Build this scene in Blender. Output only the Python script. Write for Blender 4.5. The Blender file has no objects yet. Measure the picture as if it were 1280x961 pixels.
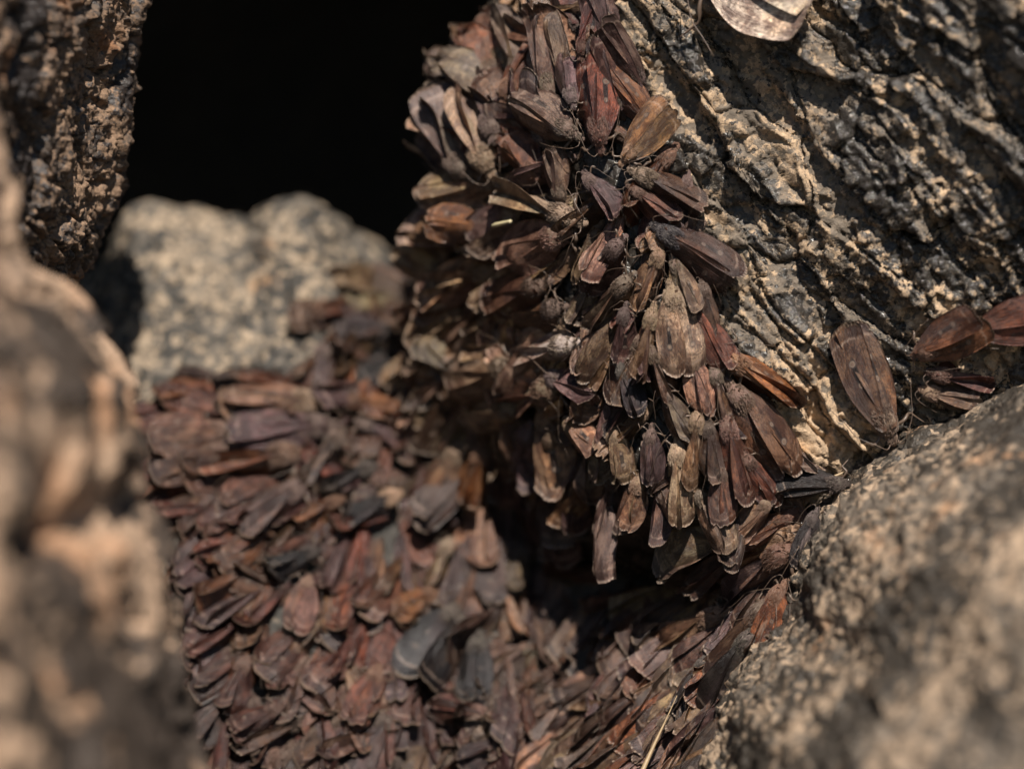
# A colony of moths tiling the walls of a rock crevice. 1 unit = 1 cm.
import bpy, bmesh, math, random
import numpy as np
from mathutils import Vector, Matrix
from mathutils.bvhtree import BVHTree

random.seed(7)
SC = bpy.context.scene
COL = SC.collection
SC.unit_settings.system = 'METRIC'
SC.unit_settings.scale_length = 0.01

# ------------------------------------------------------------------ camera
D = 69.0                    # camera to the focused plane y = 0
PXC = 51.6                  # photograph pixels per cm at y = 0
cd = bpy.data.cameras.new('camera')
cd.sensor_width = 108.0
cd.lens = 108.0 * D / (1280 / PXC)
cd.clip_start, cd.clip_end = 0.5, 2000
cd.dof.use_dof = True
cd.dof.focus_distance = D
APERTURE = 2.3              # lens opening, cm
cd.dof.aperture_fstop = cd.lens * 1e-3 / APERTURE
cam = bpy.data.objects.new('camera', cd)
cam.location = (0, -D, 0)
cam.rotation_euler = (math.pi / 2, 0, 0)
COL.objects.link(cam)
SC.camera = cam

# ------------------------------------------------------------------ sky, sun, exposure
SUN = Vector((0.10, -0.685, 0.72)).normalized()
w = bpy.data.worlds.new('World')
SC.world = w
w.use_nodes = True
nt = w.node_tree
sky = nt.nodes.new('ShaderNodeTexSky')
sky.sky_type = 'NISHITA'
sky.sun_disc = False
sky.altitude = 2000          # alpine granite
sky.dust_density = 0.2
sky.sun_elevation = math.asin(SUN.z)
sky.sun_rotation = math.atan2(SUN.x, SUN.y)
bg = nt.nodes['Background']
bg.inputs['Strength'].default_value = 0.05
nt.links.new(sky.outputs[0], bg.inputs[0])
sl = bpy.data.lights.new('sun', 'SUN')
sl.energy = 5.0
sl.angle = math.radians(0.55)
sl.color = (1.0, 0.93, 0.84)
so = bpy.data.objects.new('sun', sl)
so.rotation_euler = SUN.to_track_quat('Z', 'Y').to_euler()
so.location = SUN * 60
COL.objects.link(so)
vs = SC.view_settings
vs.view_transform = 'Standard'
vs.look = 'None'
vs.exposure = 0.68
vs.gamma = 1.0
vs.use_curve_mapping = False
SC.render.engine = 'CYCLES'
SC.cycles.use_denoising = True
SC.cycles.max_bounces = 4
SC.cycles.adaptive_threshold = 0.02

# ------------------------------------------------------------------ helpers
def at(px, py, y):
    """Where the ray through a photograph pixel stands at depth y."""
    k = (D + y) / D / PXC
    return Vector(((px - 640) * k, y, (480.5 - py) * k))

def to_px(p):
    k = D / (D + p[..., 1]) * PXC
    return 640 + p[..., 0] * k, 480.5 - p[..., 2] * k

def _hash(i, j, k, s):
    h = (i * 374761393 + j * 668265263 + k * 2147483647 + s * 974634777) & 0xffffffff
    h = ((h ^ (h >> 13)) * 1274126177) & 0xffffffff
    h = ((h ^ (h >> 16)) * 2246822519) & 0xffffffff
    return ((h ^ (h >> 15)) & 0xffffff) / float(0xffffff)

def vnoise(p, s=0):
    """Smooth value noise, -1..1, on (..., 3) points."""
    f = np.floor(p)
    i = f.astype(np.int64)
    t = p - f
    t = t * t * t * (t * (t * 6 - 15) + 10)
    out = 0
    for a in (0, 1):
        wa = t[..., 0] if a else 1 - t[..., 0]
        for b in (0, 1):
            wb = t[..., 1] if b else 1 - t[..., 1]
            for c in (0, 1):
                wc = t[..., 2] if c else 1 - t[..., 2]
                out = out + wa * wb * wc * _hash(i[..., 0] + a, i[..., 1] + b, i[..., 2] + c, s)
    return out * 2 - 1

def fbm(p, octaves=4, s=0, gain=0.5, lac=2.03):
    a, tot, out = 1.0, 0.0, 0
    for o in range(octaves):
        out = out + a * vnoise(p * lac ** o + 17.3 * o, s + o)
        tot += a
        a *= gain
    return out / tot

def ridged(p, octaves=4, s=0, gain=0.5):
    a, tot, out = 1.0, 0.0, 0
    for o in range(octaves):
        out = out + a * (1 - np.abs(vnoise(p * 2.03 ** o + 9.1 * o, s + o)) * 2)
        tot += a
        a *= gain
    return out / tot

def worley(p, s=0, tilt=False):
    """Nearest two distances and the nearest cell's random value."""
    f = np.floor(p).astype(np.int64)
    d1 = np.full(p.shape[:-1], 9.0)
    d2 = np.full(p.shape[:-1], 9.0)
    cid = np.zeros(p.shape[:-1])
    tl = np.zeros(p.shape[:-1])
    for a in (-1, 0, 1):
        for b in (-1, 0, 1):
            for c in (-1, 0, 1):
                i, j, k = f[..., 0] + a, f[..., 1] + b, f[..., 2] + c
                q = np.stack((i + _hash(i, j, k, s), j + _hash(i, j, k, s + 1), k + _hash(i, j, k, s + 2)), -1)
                d = np.sqrt(((p - q) ** 2).sum(-1))
                near = d < d1
                d2 = np.where(near, d1, np.minimum(d2, d))
                cid = np.where(near, _hash(i, j, k, s + 3), cid)
                if tilt:
                    o = p - q
                    g = (_hash(i, j, k, s + 4) - .5) * o[..., 0] + (_hash(i, j, k, s + 5) - .5) * o[..., 1] + (_hash(i, j, k, s + 6) - .5) * o[..., 2]
                    tl = np.where(near, g, tl)
                d1 = np.where(near, d, d1)
    return (d1, d2, cid, tl) if tilt else (d1, d2, cid)

def sstep(a, b, x):
    t = np.clip((x - a) / (b - a), 0, 1)
    return t * t * (3 - 2 * t)

def spline(ctrl, n, axis):
    """Catmull-Rom along one axis of a control net."""
    c = np.moveaxis(ctrl, axis, 0)
    m = c.shape[0]
    c = np.concatenate((2 * c[:1] - c[1:2], c, 2 * c[-1:] - c[-2:-1]), 0)
    t = np.linspace(0, m - 1, n)
    i = np.minimum(t.astype(int), m - 2)
    f = (t - i).reshape((-1,) + (1,) * (c.ndim - 1))
    p0, p1, p2, p3 = c[i], c[i + 1], c[i + 2], c[i + 3]
    r = 0.5 * (2 * p1 + (p2 - p0) * f + (2 * p0 - 5 * p1 + 4 * p2 - p3) * f ** 2 + (3 * p1 - p0 - 3 * p2 + p3) * f ** 3)
    return np.moveaxis(r, 0, axis)

def net(rows):
    return np.array([[tuple(at(*c)) for c in r] for r in rows])

def surface(ctrl, nv, nu):
    return spline(spline(ctrl, nv, 0), nu, 1)

def normals(P):
    du, dv = np.gradient(P, axis=1), np.gradient(P, axis=0)
    n = np.cross(du, dv)
    n /= np.linalg.norm(n, axis=-1, keepdims=True) + 1e-9
    return n

def grid_faces(nv, nu):
    k = np.arange(nv * nu).reshape(nv, nu)
    return np.stack((k[:-1, :-1], k[1:, :-1], k[1:, 1:], k[:-1, 1:]), -1).reshape(-1, 4)

def grid_mesh(name, P, mat, masks=None, flip=False):
    nv, nu = P.shape[:2]
    F = grid_faces(nv, nu)
    if flip:
        F = F[:, ::-1]
    me = bpy.data.meshes.new(name)
    me.vertices.add(nv * nu)
    me.vertices.foreach_set('co', P.reshape(-1).astype(np.float32))
    me.loops.add(F.size)
    me.loops.foreach_set('vertex_index', F.reshape(-1).astype(np.int32))
    me.polygons.add(len(F))
    me.polygons.foreach_set('loop_start', np.arange(0, F.size, 4, dtype=np.int32))
    me.update(calc_edges=True)
    me.polygons.foreach_set('use_smooth', np.ones(len(F), dtype=bool))
    if masks is not None:
        at_ = me.color_attributes.new('mineral', 'FLOAT_COLOR', 'POINT')
        c = np.ones((nv * nu, 4), dtype=np.float32)
        c[:, :3] = np.clip(masks.reshape(-1, 3), 0, 1)
        at_.data.foreach_set('color', c.reshape(-1))
    me.materials.append(mat)
    o = bpy.data.objects.new(name, me)
    COL.objects.link(o)
    return o

def tag(o, label, cat=None, group=None, kind=None):
    o['label'] = label
    if cat:
        o['category'] = cat
    if group:
        o['group'] = group
    if kind:
        o['kind'] = kind

# ------------------------------------------------------------------ materials
class NB:
    """Small node builder."""
    def __init__(self, name):
        self.m = bpy.data.materials.new(name)
        self.m.use_nodes = True
        self.t = self.m.node_tree
        self.b = self.t.nodes['Principled BSDF']

    def n(self, kind, **kw):
        x = self.t.nodes.new(kind)
        for k, v in kw.items():
            setattr(x, k, v)
        return x

    def put(self, sock, v):
        if isinstance(v, bpy.types.NodeSocket):
            self.t.links.new(v, sock)
        elif isinstance(v, (tuple, list)):
            sock.default_value = tuple(v) + ((1,) if len(v) == 3 and len(sock.default_value) == 4 else ())
        else:
            sock.default_value = v

    def math(self, op, a, b=0.0, c=0.0, clamp=False):
        x = self.n('ShaderNodeMath', operation=op, use_clamp=clamp)
        for s, v in zip(x.inputs, (a, b, c)):
            self.put(s, v)
        return x.outputs[0]

    def step(self, v, a, b, lo=0.0, hi=1.0):
        x = self.n('ShaderNodeMapRange', interpolation_type='SMOOTHSTEP')
        for s, q in zip(x.inputs, (v, a, b, lo, hi)):
            self.put(s, q)
        return x.outputs[0]

    def mix(self, f, a, b, blend='MIX'):
        x = self.n('ShaderNodeMix', data_type='RGBA', blend_type=blend)
        self.put(x.inputs[0], f)
        self.put(x.inputs[6], a)
        self.put(x.inputs[7], b)
        return x.outputs[2]

    def noise(self, vec, scale, detail=4.0, rough=0.55, dist=0.0):
        x = self.n('ShaderNodeTexNoise')
        self.put(x.inputs['Vector'], vec)
        x.inputs['Scale'].default_value = scale
        x.inputs['Detail'].default_value = detail
        x.inputs['Roughness'].default_value = rough
        x.inputs['Distortion'].default_value = dist
        return x.outputs[0]

    def voronoi(self, vec, scale, feature='F1', out=0):
        x = self.n('ShaderNodeTexVoronoi', feature=feature)
        self.put(x.inputs['Vector'], vec)
        x.inputs['Scale'].default_value = scale
        return x.outputs[out]

    def mapping(self, vec, scale=(1, 1, 1), rot=(0, 0, 0), loc=(0, 0, 0)):
        x = self.n('ShaderNodeMapping')
        self.put(x.inputs['Vector'], vec)
        x.inputs['Scale'].default_value = scale
        x.inputs['Rotation'].default_value = rot
        x.inputs['Location'].default_value = loc
        return x.outputs[0]

    def bump(self, h, strength, dist):
        x = self.n('ShaderNodeBump')
        x.inputs['Strength'].default_value = strength
        x.inputs['Distance'].default_value = dist
        self.put(x.inputs['Height'], h)
        self.t.links.new(x.outputs[0], self.b.inputs['Normal'])
        self.t.links.new(x.outputs[0], self.b.inputs['Coat Normal'])

def rock_material(name, tan, grey, dark, rust, grain, gloss=0.35, tan_amt=0.5, dark_amt=0.5, cellw=0.4):
    """Weathered granite: pale feldspar grains, dark lichen and mica, rust stains; masks come from the mesh."""
    q = NB(name)
    pos = q.n('ShaderNodeTexCoord').outputs['Object']
    mk = q.n('ShaderNodeSeparateColor')
    a = q.n('ShaderNodeAttribute', attribute_name='mineral')
    q.put(mk.inputs[0], a.outputs['Color'])
    n1 = q.noise(pos, grain * 0.6, 6, 0.65, 0.4)
    n2 = q.noise(pos, grain * 2.2, 5, 0.6)
    n3 = q.noise(pos, grain * 7.0, 3, 0.6)
    cell = q.n('ShaderNodeTexVoronoi')
    q.put(cell.inputs['Vector'], pos)
    cell.inputs['Scale'].default_value = grain * 2.4
    wob = q.n('ShaderNodeVectorMath', operation='MULTIPLY_ADD')
    wn = q.n('ShaderNodeTexNoise')
    q.put(wn.inputs['Vector'], pos)
    wn.inputs['Scale'].default_value = grain * 3
    q.put(wob.inputs[0], wn.outputs['Color'])
    wob.inputs[1].default_value = (0.35 / grain,) * 3
    q.put(wob.inputs[2], pos)
    q.put(cell.inputs['Vector'], wob.outputs[0])
    cs = q.n('ShaderNodeSeparateColor')
    q.put(cs.inputs[0], cell.outputs['Color'])
    base = q.mix(q.step(n1, 0.35, 0.65), grey, [g * 0.55 for g in grey])
    tanv = q.mix(cs.outputs[0], [t * 0.7 for t in tan], [min(1, t * 1.25) for t in tan])
    tanv = q.mix(q.step(n2, 0.35, 0.7), tanv, [t * 0.75 for t in tan])
    ft = q.math('ADD', mk.outputs[0], q.math('MULTIPLY', q.math('SUBTRACT', n2, 0.5), 1.3))
    ft = q.math('ADD', ft, q.math('MULTIPLY', q.math('SUBTRACT', cs.outputs[1], 0.5), cellw))
    c = q.mix(q.step(ft, 1.0 - tan_amt - 0.14, 1.0 - tan_amt + 0.14), base, tanv)
    fr = q.math('ADD', mk.outputs[2], q.math('MULTIPLY', q.math('SUBTRACT', n1, 0.5), 0.8))
    c = q.mix(q.math('MULTIPLY', q.step(fr, 0.5, 0.8), 0.75), c, rust)
    fd = q.math('ADD', mk.outputs[1], q.math('MULTIPLY', q.math('SUBTRACT', n2, 0.5), 1.2))
    fd = q.math('ADD', fd, q.math('MULTIPLY', q.math('SUBTRACT', cs.outputs[2], 0.5), cellw * 0.7))
    fdk = q.step(fd, 1.0 - dark_amt - 0.1, 1.0 - dark_amt + 0.12)
    c = q.mix(fdk, c, dark)
    c = q.mix(q.step(n3, 0.3, 0.7, 0.0, 0.35), c, [g * 0.4 for g in grey])
    q.put(q.b.inputs['Base Color'], c)
    q.put(q.b.inputs['Roughness'], q.step(q.math('ADD', q.math('MULTIPLY', fdk, 0.5), q.math('MULTIPLY', n3, 0.5)), 0.2, 0.8, 0.85, gloss))
    q.b.inputs['Specular IOR Level'].default_value = 0.45
    h = q.math('ADD', q.math('MULTIPLY', n2, 0.5), q.math('MULTIPLY', n3, 0.35))
    h = q.math('ADD', h, q.math('MULTIPLY', cell.outputs[0], -0.5 * cellw))
    q.bump(h, 0.9, 0.16 / grain * 1.6)
    return q.m

TAN, GREY, DARK, RUST = (0.48, 0.335, 0.21), (0.19, 0.15, 0.112), (0.021, 0.0185, 0.0165), (0.40, 0.21, 0.085)
M_WALL = rock_material('wall granite', TAN, GREY, DARK, RUST, 3.2, 0.12, 0.52, 0.435, 0.5)
M_COLUMN = rock_material('column granite', (0.27, 0.17, 0.105), (0.115, 0.083, 0.062), (0.022, 0.018, 0.017), (0.25, 0.105, 0.04), 3.4, 0.35, 0.58, 0.36)  # brown rock, its colours darkened to stand in for dim light
M_BACK = rock_material('pale granite', (0.36, 0.275, 0.19), (0.17, 0.142, 0.112), (0.025, 0.023, 0.02), (0.36, 0.19, 0.085), 2.0, 0.6, 0.5, 0.47, 1.1)
M_NEAR = rock_material('near granite', (0.46, 0.31, 0.205), (0.22, 0.15, 0.105), (0.04, 0.029, 0.022), (0.44, 0.23, 0.12), 1.0, 0.6, 0.68, 0.42, 0.4)
M_BOULDER = rock_material('boulder granite', (0.39, 0.28, 0.188), (0.165, 0.13, 0.098), (0.035, 0.029, 0.023), (0.42, 0.21, 0.095), 2.1, 0.5, 0.52, 0.46, 0.8)
M_CAVE = rock_material('shade-darkened cave granite', (0.05, 0.04, 0.03), (0.03, 0.028, 0.025), (0.01, 0.01, 0.01), (0.04, 0.03, 0.02), 1.0, 0.8)  # near-black tones put the hollow's darkness into the rock colour

# ------------------------------------------------------------------ rocks
CARPET = [(740, -60), (745, 20), (800, 90), (850, 150), (870, 230), (915, 310), (905, 400), (950, 470), (985, 520), (990, 580), (1045, 605),
          (1000, 655), (962, 760), (915, 860), (870, 1020), (285, 1020), (265, 900), (225, 740), (172, 600), (190, 515), (300, 455), (400, 450),
          (430, 360), (500, 300), (522, 210), (527, 95), (600, 25), (650, -60)]

def poly_sd(px, py, poly):
    """Signed distance in pixels, negative inside."""
    d = np.full(np.shape(px), 1e9)
    ins = np.zeros(np.shape(px), bool)
    m = len(poly)
    for i in range(m):
        ax, ay = poly[i]
        bx, by = poly[(i + 1) % m]
        ex, ey = bx - ax, by - ay
        t = np.clip(((px - ax) * ex + (py - ay) * ey) / (ex * ex + ey * ey), 0, 1)
        d = np.minimum(d, np.hypot(px - ax - t * ex, py - ay - t * ey))
        if ay != by:
            c = ((ay > py) != (by > py)) & (px < (bx - ax) * (py - ay) / (by - ay) + ax)
            ins ^= c
    return np.where(ins, -d, d)

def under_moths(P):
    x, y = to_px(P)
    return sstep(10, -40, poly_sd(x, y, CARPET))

def foliated(P, ang=-50, sl=0.36, sw=1.15):
    """Coordinates stretched along the rock's grain, which runs down to the right."""
    a = math.radians(ang)
    u = P[..., 0] * math.cos(a) + P[..., 2] * math.sin(a)
    v = -P[..., 0] * math.sin(a) + P[..., 2] * math.cos(a)
    return np.stack((u * sl, P[..., 1] * 0.8, v * sw), -1)

CARPET_NETS = []

# right wall -----------------------------------------------------------------
ctrl = net([
    [(650, -150, 14), (655, -150, 6), (700, -150, 2.5), (760, -150, .8), (850, -150, 0), (1000, -150, -1), (1150, -150, -3), (1300, -150, -5), (1480, -150, -7)],
    [(625, 0, 14), (630, 0, 6), (690, 0, 2.5), (750, 0, .6), (850, 0, 0), (1000, 0, -.8), (1150, 0, -2.5), (1300, 0, -4.5), (1480, 0, -6.5)],
    [(570, 120, 14), (560, 120, 4.4), (632, 120, 2.3), (730, 120, .5), (850, 120, .2), (1000, 120, -.5), (1150, 120, -2), (1300, 120, -3.5), (1480, 120, -5)],
    [(572, 250, 14), (566, 250, 4.7), (636, 250, 2.7), (720, 250, 1.0), (800, 250, 0), (930, 250, .1), (1100, 250, -1), (1280, 250, -2.5), (1480, 250, -4)],
    [(560, 380, 12), (540, 380, 6.2), (612, 380, 3.9), (700, 380, 1.8), (790, 380, .2), (920, 380, .2), (1080, 380, -.2), (1280, 380, -1.5), (1480, 380, -3)],
    [(560, 500, 12), (545, 500, 6.8), (625, 500, 4.5), (720, 500, 1.8), (820, 500, .3), (930, 500, .2), (1050, 500, .3), (1250, 500, 0), (1480, 500, -1)],
    [(600, 600, 12), (605, 600, 7.4), (665, 600, 5.0), (745, 600, 2.0), (835, 600, .5), (930, 600, .2), (1010, 600, .6), (1200, 600, 1.5), (1480, 600, 1)],
    [(640, 680, 13), (645, 680, 9), (695, 680, 6), (765, 680, 2.6), (850, 680, 1), (930, 680, .8), (1000, 680, 1.5), (1200, 680, 3), (1480, 680, 2)],
    [(680, 790, 14), (700, 790, 11), (740, 790, 9.5), (800, 790, 8.5), (870, 790, 8), (940, 780, 7), (1000, 760, 6), (1200, 720, 6), (1480, 720, 6)],
])
CARPET_NETS.append(ctrl)
P = surface(ctrl, 400, 440)
N = normals(P)
if (N[..., 1] > 0).mean() > 0.5:
    N = -N
Q = foliated(P)
wq = Q + 0.22 * np.stack((fbm(P * 0.6, 3, 40), fbm(P * 0.6, 3, 44), fbm(P * 0.6, 3, 48)), -1) + 0.05 * np.stack((fbm(P * 3, 2, 41), fbm(P * 3, 2, 45), fbm(P * 3, 2, 49)), -1)
px, py = to_px(P)
d1, d2, cid, tl1 = worley(wq * 0.8, 60, True)
e1, e2, eid, tl2 = worley(wq * 2.0 + 5, 70, True)
g1, g2, gid, tl3 = worley(P * 3.6, 75, True)
crack = 1 - sstep(0.0, 0.05, d2 - d1)
crack2 = 1 - sstep(0.0, 0.06, e2 - e1)
k1, k2, kid, tl4 = worley(wq * 4.4 + 9, 77, True)
rough = sstep(-0.2, 0.3, fbm(P * 0.3 + 3, 3, 80) + 0.35 * sstep(960, 1180, px) - 0.25)
h = 0.25 * fbm(wq * 0.6, 3, 20) + 0.60 * (cid - 0.5) + 0.85 * tl1 - 0.22 * crack
h += 0.26 * (eid - 0.5) + 0.36 * tl2 - 0.10 * crack2 * (eid > 0.35)
h += 0.09 * (kid - 0.5) + 0.16 * tl4
h += 0.15 * rough * (gid - 0.5) + 0.16 * rough * tl3 + 0.06 * rough * ridged(P * 3.2, 3, 30) + 0.035 * fbm(P * 4.5, 4, 90, 0.6)
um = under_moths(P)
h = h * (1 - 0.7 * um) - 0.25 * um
PW = P + N * h[..., None]
bare = np.exp(-(((px - 1010) / 60) ** 2 + ((py - 545) / 60) ** 2))
m_tan = 0.42 + 0.45 * fbm(wq * 1.3, 4, 100) + 0.8 * (gid - 0.5) * rough + 0.35 * (kid - 0.5) + 0.7 * bare + 0.2 * fbm(P * 2, 2, 105)
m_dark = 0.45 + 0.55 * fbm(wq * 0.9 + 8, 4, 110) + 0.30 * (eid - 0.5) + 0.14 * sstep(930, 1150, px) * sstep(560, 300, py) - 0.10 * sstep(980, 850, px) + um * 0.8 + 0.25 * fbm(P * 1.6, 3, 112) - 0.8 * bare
m_rust = 0.25 + 0.5 * fbm(P * 0.7, 3, 120) + 0.3 * np.exp(-(((px - 1000) / 40) ** 2 + ((py - 560) / 40) ** 2))
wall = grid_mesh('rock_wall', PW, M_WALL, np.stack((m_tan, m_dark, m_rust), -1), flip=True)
tag(wall, 'dark cracked granite wall with tan patches behind the moths', kind='structure')

# back boulder and sloping floor under the moth carpet ---------------------------------
def rowpts(s):
    return [tuple(s[i:i + 3]) for i in range(0, len(s), 3)]
ctrl = net([rowpts(r) for r in (
    [40, 520, 20, 120, 500, 20, 180, 480, 20, 240, 470, 20, 300, 470, 20, 345, 460, 20, 390, 460, 20, 440, 480, 20, 500, 500, 20, 560, 540, 20, 640, 600, 20, 760, 680, 18, 860, 740, 16],
    [50, 425, 12, 135, 335, 11, 170, 272, 11, 240, 272, 11.5, 300, 292, 12, 345, 262, 11, 390, 262, 11, 440, 298, 11.5, 500, 340, 12, 560, 405, 12, 640, 505, 12, 760, 640, 9, 860, 700, 8],
    [55, 440, 10, 132, 360, 9.2, 172, 292, 9.0, 240, 290, 9.5, 300, 306, 9.5, 345, 282, 9, 390, 282, 9, 440, 315, 9.5, 500, 355, 9.5, 560, 420, 9.5, 640, 520, 10, 760, 650, 7.5, 860, 708, 6],
    [60, 490, 8.6, 130, 410, 8.0, 180, 350, 7.9, 240, 348, 8.1, 300, 356, 8.1, 345, 345, 7.9, 390, 345, 7.9, 440, 365, 8.1, 500, 400, 8.2, 560, 460, 8.3, 640, 545, 8.4, 760, 662, 6.4, 860, 720, 4.6],
    [60, 545, 7.6, 130, 480, 6.8, 180, 430, 6.8, 240, 428, 6.8, 300, 428, 6.8, 350, 422, 6.6, 400, 418, 6.6, 450, 428, 6.8, 510, 455, 7, 570, 515, 7.2, 650, 595, 7.4, 750, 686, 5.6, 850, 742, 3.6],
    [60, 610, 6, 150, 545, 5.2, 190, 522, 5, 250, 512, 5, 300, 512, 5, 350, 512, 5, 400, 507, 5.2, 460, 512, 5.5, 520, 532, 6, 580, 582, 6.3, 650, 652, 6.8, 740, 730, 5.2, 830, 786, 3.2],
    [60, 700, 5, 150, 640, 4.3, 200, 622, 4.2, 250, 620, 4, 310, 620, 4, 360, 620, 4.2, 420, 620, 4.5, 480, 620, 5, 540, 640, 5.5, 600, 670, 6, 660, 720, 6.3, 730, 780, 5.0, 810, 830, 2.8],
    [60, 800, 4, 160, 750, 3.5, 220, 740, 3.2, 270, 740, 3, 320, 740, 3, 380, 740, 3.2, 440, 740, 3.5, 500, 740, 4, 560, 750, 4.6, 610, 770, 5.2, 660, 800, 5.4, 720, 840, 4.5, 790, 880, 2.9],
    [60, 900, 3, 170, 870, 2.5, 230, 860, 2.3, 280, 860, 2.2, 330, 860, 2.2, 390, 860, 2.3, 450, 860, 2.6, 510, 860, 3, 560, 870, 3.6, 610, 880, 4, 660, 900, 4, 710, 930, 3.2, 770, 965, 2.1],
    [60, 1010, 2, 180, 1000, 1.6, 240, 1000, 1.5, 290, 1000, 1.4, 340, 1000, 1.4, 400, 1000, 1.5, 460, 1000, 1.7, 510, 1000, 2, 560, 1000, 2.5, 610, 1010, 2.8, 650, 1020, 2.8, 700, 1050, 2.2, 750, 1080, 1.2],
    [60, 1150, .5, 180, 1150, .3, 240, 1150, .2, 290, 1150, .2, 340, 1150, .2, 400, 1150, .3, 460, 1150, .5, 510, 1150, .8, 560, 1150, 1, 610, 1150, 1, 650, 1160, 1, 700, 1180, .6, 750, 1200, 0],
)])
ctrl[:, :9] *= 1.0 + 1.3 / D
ctrl[:, :9, 1] += 1.3
CARPET_NETS.append(ctrl)
P = surface(ctrl, 300, 260)
N = normals(P)
if (N[..., 1] > 0).mean() > 0.5:
    N = -N
e1, e2, eid = worley(P * 1.3, 170)
h = 0.40 * fbm(P * 0.5, 3, 120) + 0.14 * (eid - 0.5) - 0.05 * (1 - sstep(0, 0.15, e2 - e1)) + 0.14 * ridged(P * 1.6, 3, 130) + 0.09 * fbm(P * 4, 3, 140)
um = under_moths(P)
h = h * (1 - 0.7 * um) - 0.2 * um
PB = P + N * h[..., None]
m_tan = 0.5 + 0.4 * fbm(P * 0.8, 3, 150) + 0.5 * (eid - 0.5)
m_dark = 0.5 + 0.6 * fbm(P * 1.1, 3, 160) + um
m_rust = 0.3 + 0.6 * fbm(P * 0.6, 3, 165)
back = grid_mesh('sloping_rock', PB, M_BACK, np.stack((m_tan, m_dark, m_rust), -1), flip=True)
tag(back, 'pale speckled granite slope rising to a bumpy crest before the dark hollow', kind='structure')

# lower right boulder ------------------------------------------------------------------
ctrl = net([rowpts(r) for r in (
    [1430, 375, 9, 1440, 385, 3.5, 1450, 400, -.5, 1500, 480, -4.5, 1600, 600, -9, 1750, 800, -15],
    [1225, 445, 9, 1255, 455, 4, 1280, 472, 0, 1330, 545, -5.2, 1420, 660, -10.5, 1600, 850, -15],
    [1050, 540, 9, 1080, 550, 4, 1112, 562, .3, 1172, 640, -5.4, 1270, 760, -10.8, 1480, 960, -15],
    [880, 680, 5.5, 950, 668, 2.6, 1008, 652, .3, 1080, 722, -4.8, 1190, 850, -10, 1400, 1050, -15],
    [770, 790, 4.6, 875, 775, 2.0, 965, 762, 0, 1040, 815, -4.8, 1130, 920, -10, 1300, 1120, -15],
    [690, 890, 4.6, 805, 872, 2.0, 908, 860, -.3, 970, 905, -5, 1060, 1010, -10, 1200, 1200, -15],
    [650, 980, 3.6, 755, 970, 1.5, 865, 965, -.8, 930, 1005, -4.4, 1000, 1120, -8.6, 1130, 1300, -15],
    [580, 1100, 2.5, 690, 1090, .8, 810, 1080, -1.5, 870, 1120, -5, 940, 1230, -9, 1060, 1420, -16],
)])
CARPET_NETS.append(ctrl)
P = surface(ctrl, 320, 260)
N = normals(P)
if (N[..., 1] > 0).mean() > 0.5:
    N = -N
e1, e2, eid = worley(P * 1.7, 270)
h = 0.28 * fbm(P * 0.4, 3, 220) + 0.12 * (eid - 0.5) + 0.16 * ridged(P * 1.2, 4, 230) + 0.12 * fbm(P * 3, 3, 240)
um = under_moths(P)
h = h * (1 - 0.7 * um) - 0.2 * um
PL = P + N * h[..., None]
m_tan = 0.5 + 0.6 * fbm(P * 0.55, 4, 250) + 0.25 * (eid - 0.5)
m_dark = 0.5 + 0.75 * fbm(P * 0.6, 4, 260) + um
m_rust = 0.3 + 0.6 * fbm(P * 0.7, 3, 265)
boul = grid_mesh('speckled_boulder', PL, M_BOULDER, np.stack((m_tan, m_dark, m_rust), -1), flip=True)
tag(boul, 'rounded speckled tan granite boulder below the cracked wall', kind='structure')

# near left boulder --------------------------------------------------------------------
edge = [(-40, 60), (5, 200), (45, 300), (92, 365), (122, 440), (146, 520), (176, 620), (198, 700), (215, 800), (235, 900), (250, 1010), (270, 1150)]
rows = []
for i, (ex, ey) in enumerate(edge):
    rows.append((ex - 60, ey + 10, 7, ex - 14, ey + 4, -5, ex, ey, -9.5, ex - 45, ey + 4, -12.5, ex - 120, ey + 10, -16, ex - 240, ey + 20, -20.5, ex - 420, ey + 30, -25))
ctrl = net([rowpts(r) for r in rows])
P = surface(ctrl, 260, 200)
N = normals(P)
if (N[..., 1] > 0).mean() > 0.5:
    N = -N
a1, a2, aid, atl = worley(P * 0.55 + 0.25 * np.stack((fbm(P, 2, 301), fbm(P, 2, 303), fbm(P, 2, 305)), -1), 310, True)
b1, b2, bid, btl = worley(P * 1.5, 315, True)
h = 0.35 * fbm(P * 0.35, 3, 320) + 0.35 * (aid - 0.5) + 0.75 * atl + 0.08 * (bid - 0.5) + 0.15 * btl + 0.05 * ridged(P * 1.6, 3, 340)
px, py = to_px(P)
for cx, cy, rx, ry, rot, k in ((60, 510, 110, 80, 0, 0.5), (80, 655, 80, 30, -0.45, -0.6), (165, 630, 22, 40, 0.2, -0.25), (40, 320, 50, 70, 0, -0.6)):
    ax_, ay_ = (px - cx) * math.cos(rot) + (py - cy) * math.sin(rot), -(px - cx) * math.sin(rot) + (py - cy) * math.cos(rot)
    h = h + k * np.exp(-((ax_ / rx) ** 2 + (ay_ / ry) ** 2))
PN = P + N * h[..., None]
m_tan = 0.60 + 0.9 * fbm(P * 0.35, 4, 352)
m_dark = 0.5 + 1.3 * fbm(P * 0.3, 4, 360) + 0.35 * (aid - 0.5)
m_rust = 0.42 + 0.8 * fbm(P * 0.5, 3, 365)
near = grid_mesh('pinkish_boulder', PN, M_NEAR, np.stack((m_tan, m_dark, m_rust), -1), flip=True)
tag(near, 'lumpy pinkish tan boulder closest to the viewer, wholly out of focus', kind='structure')

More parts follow.
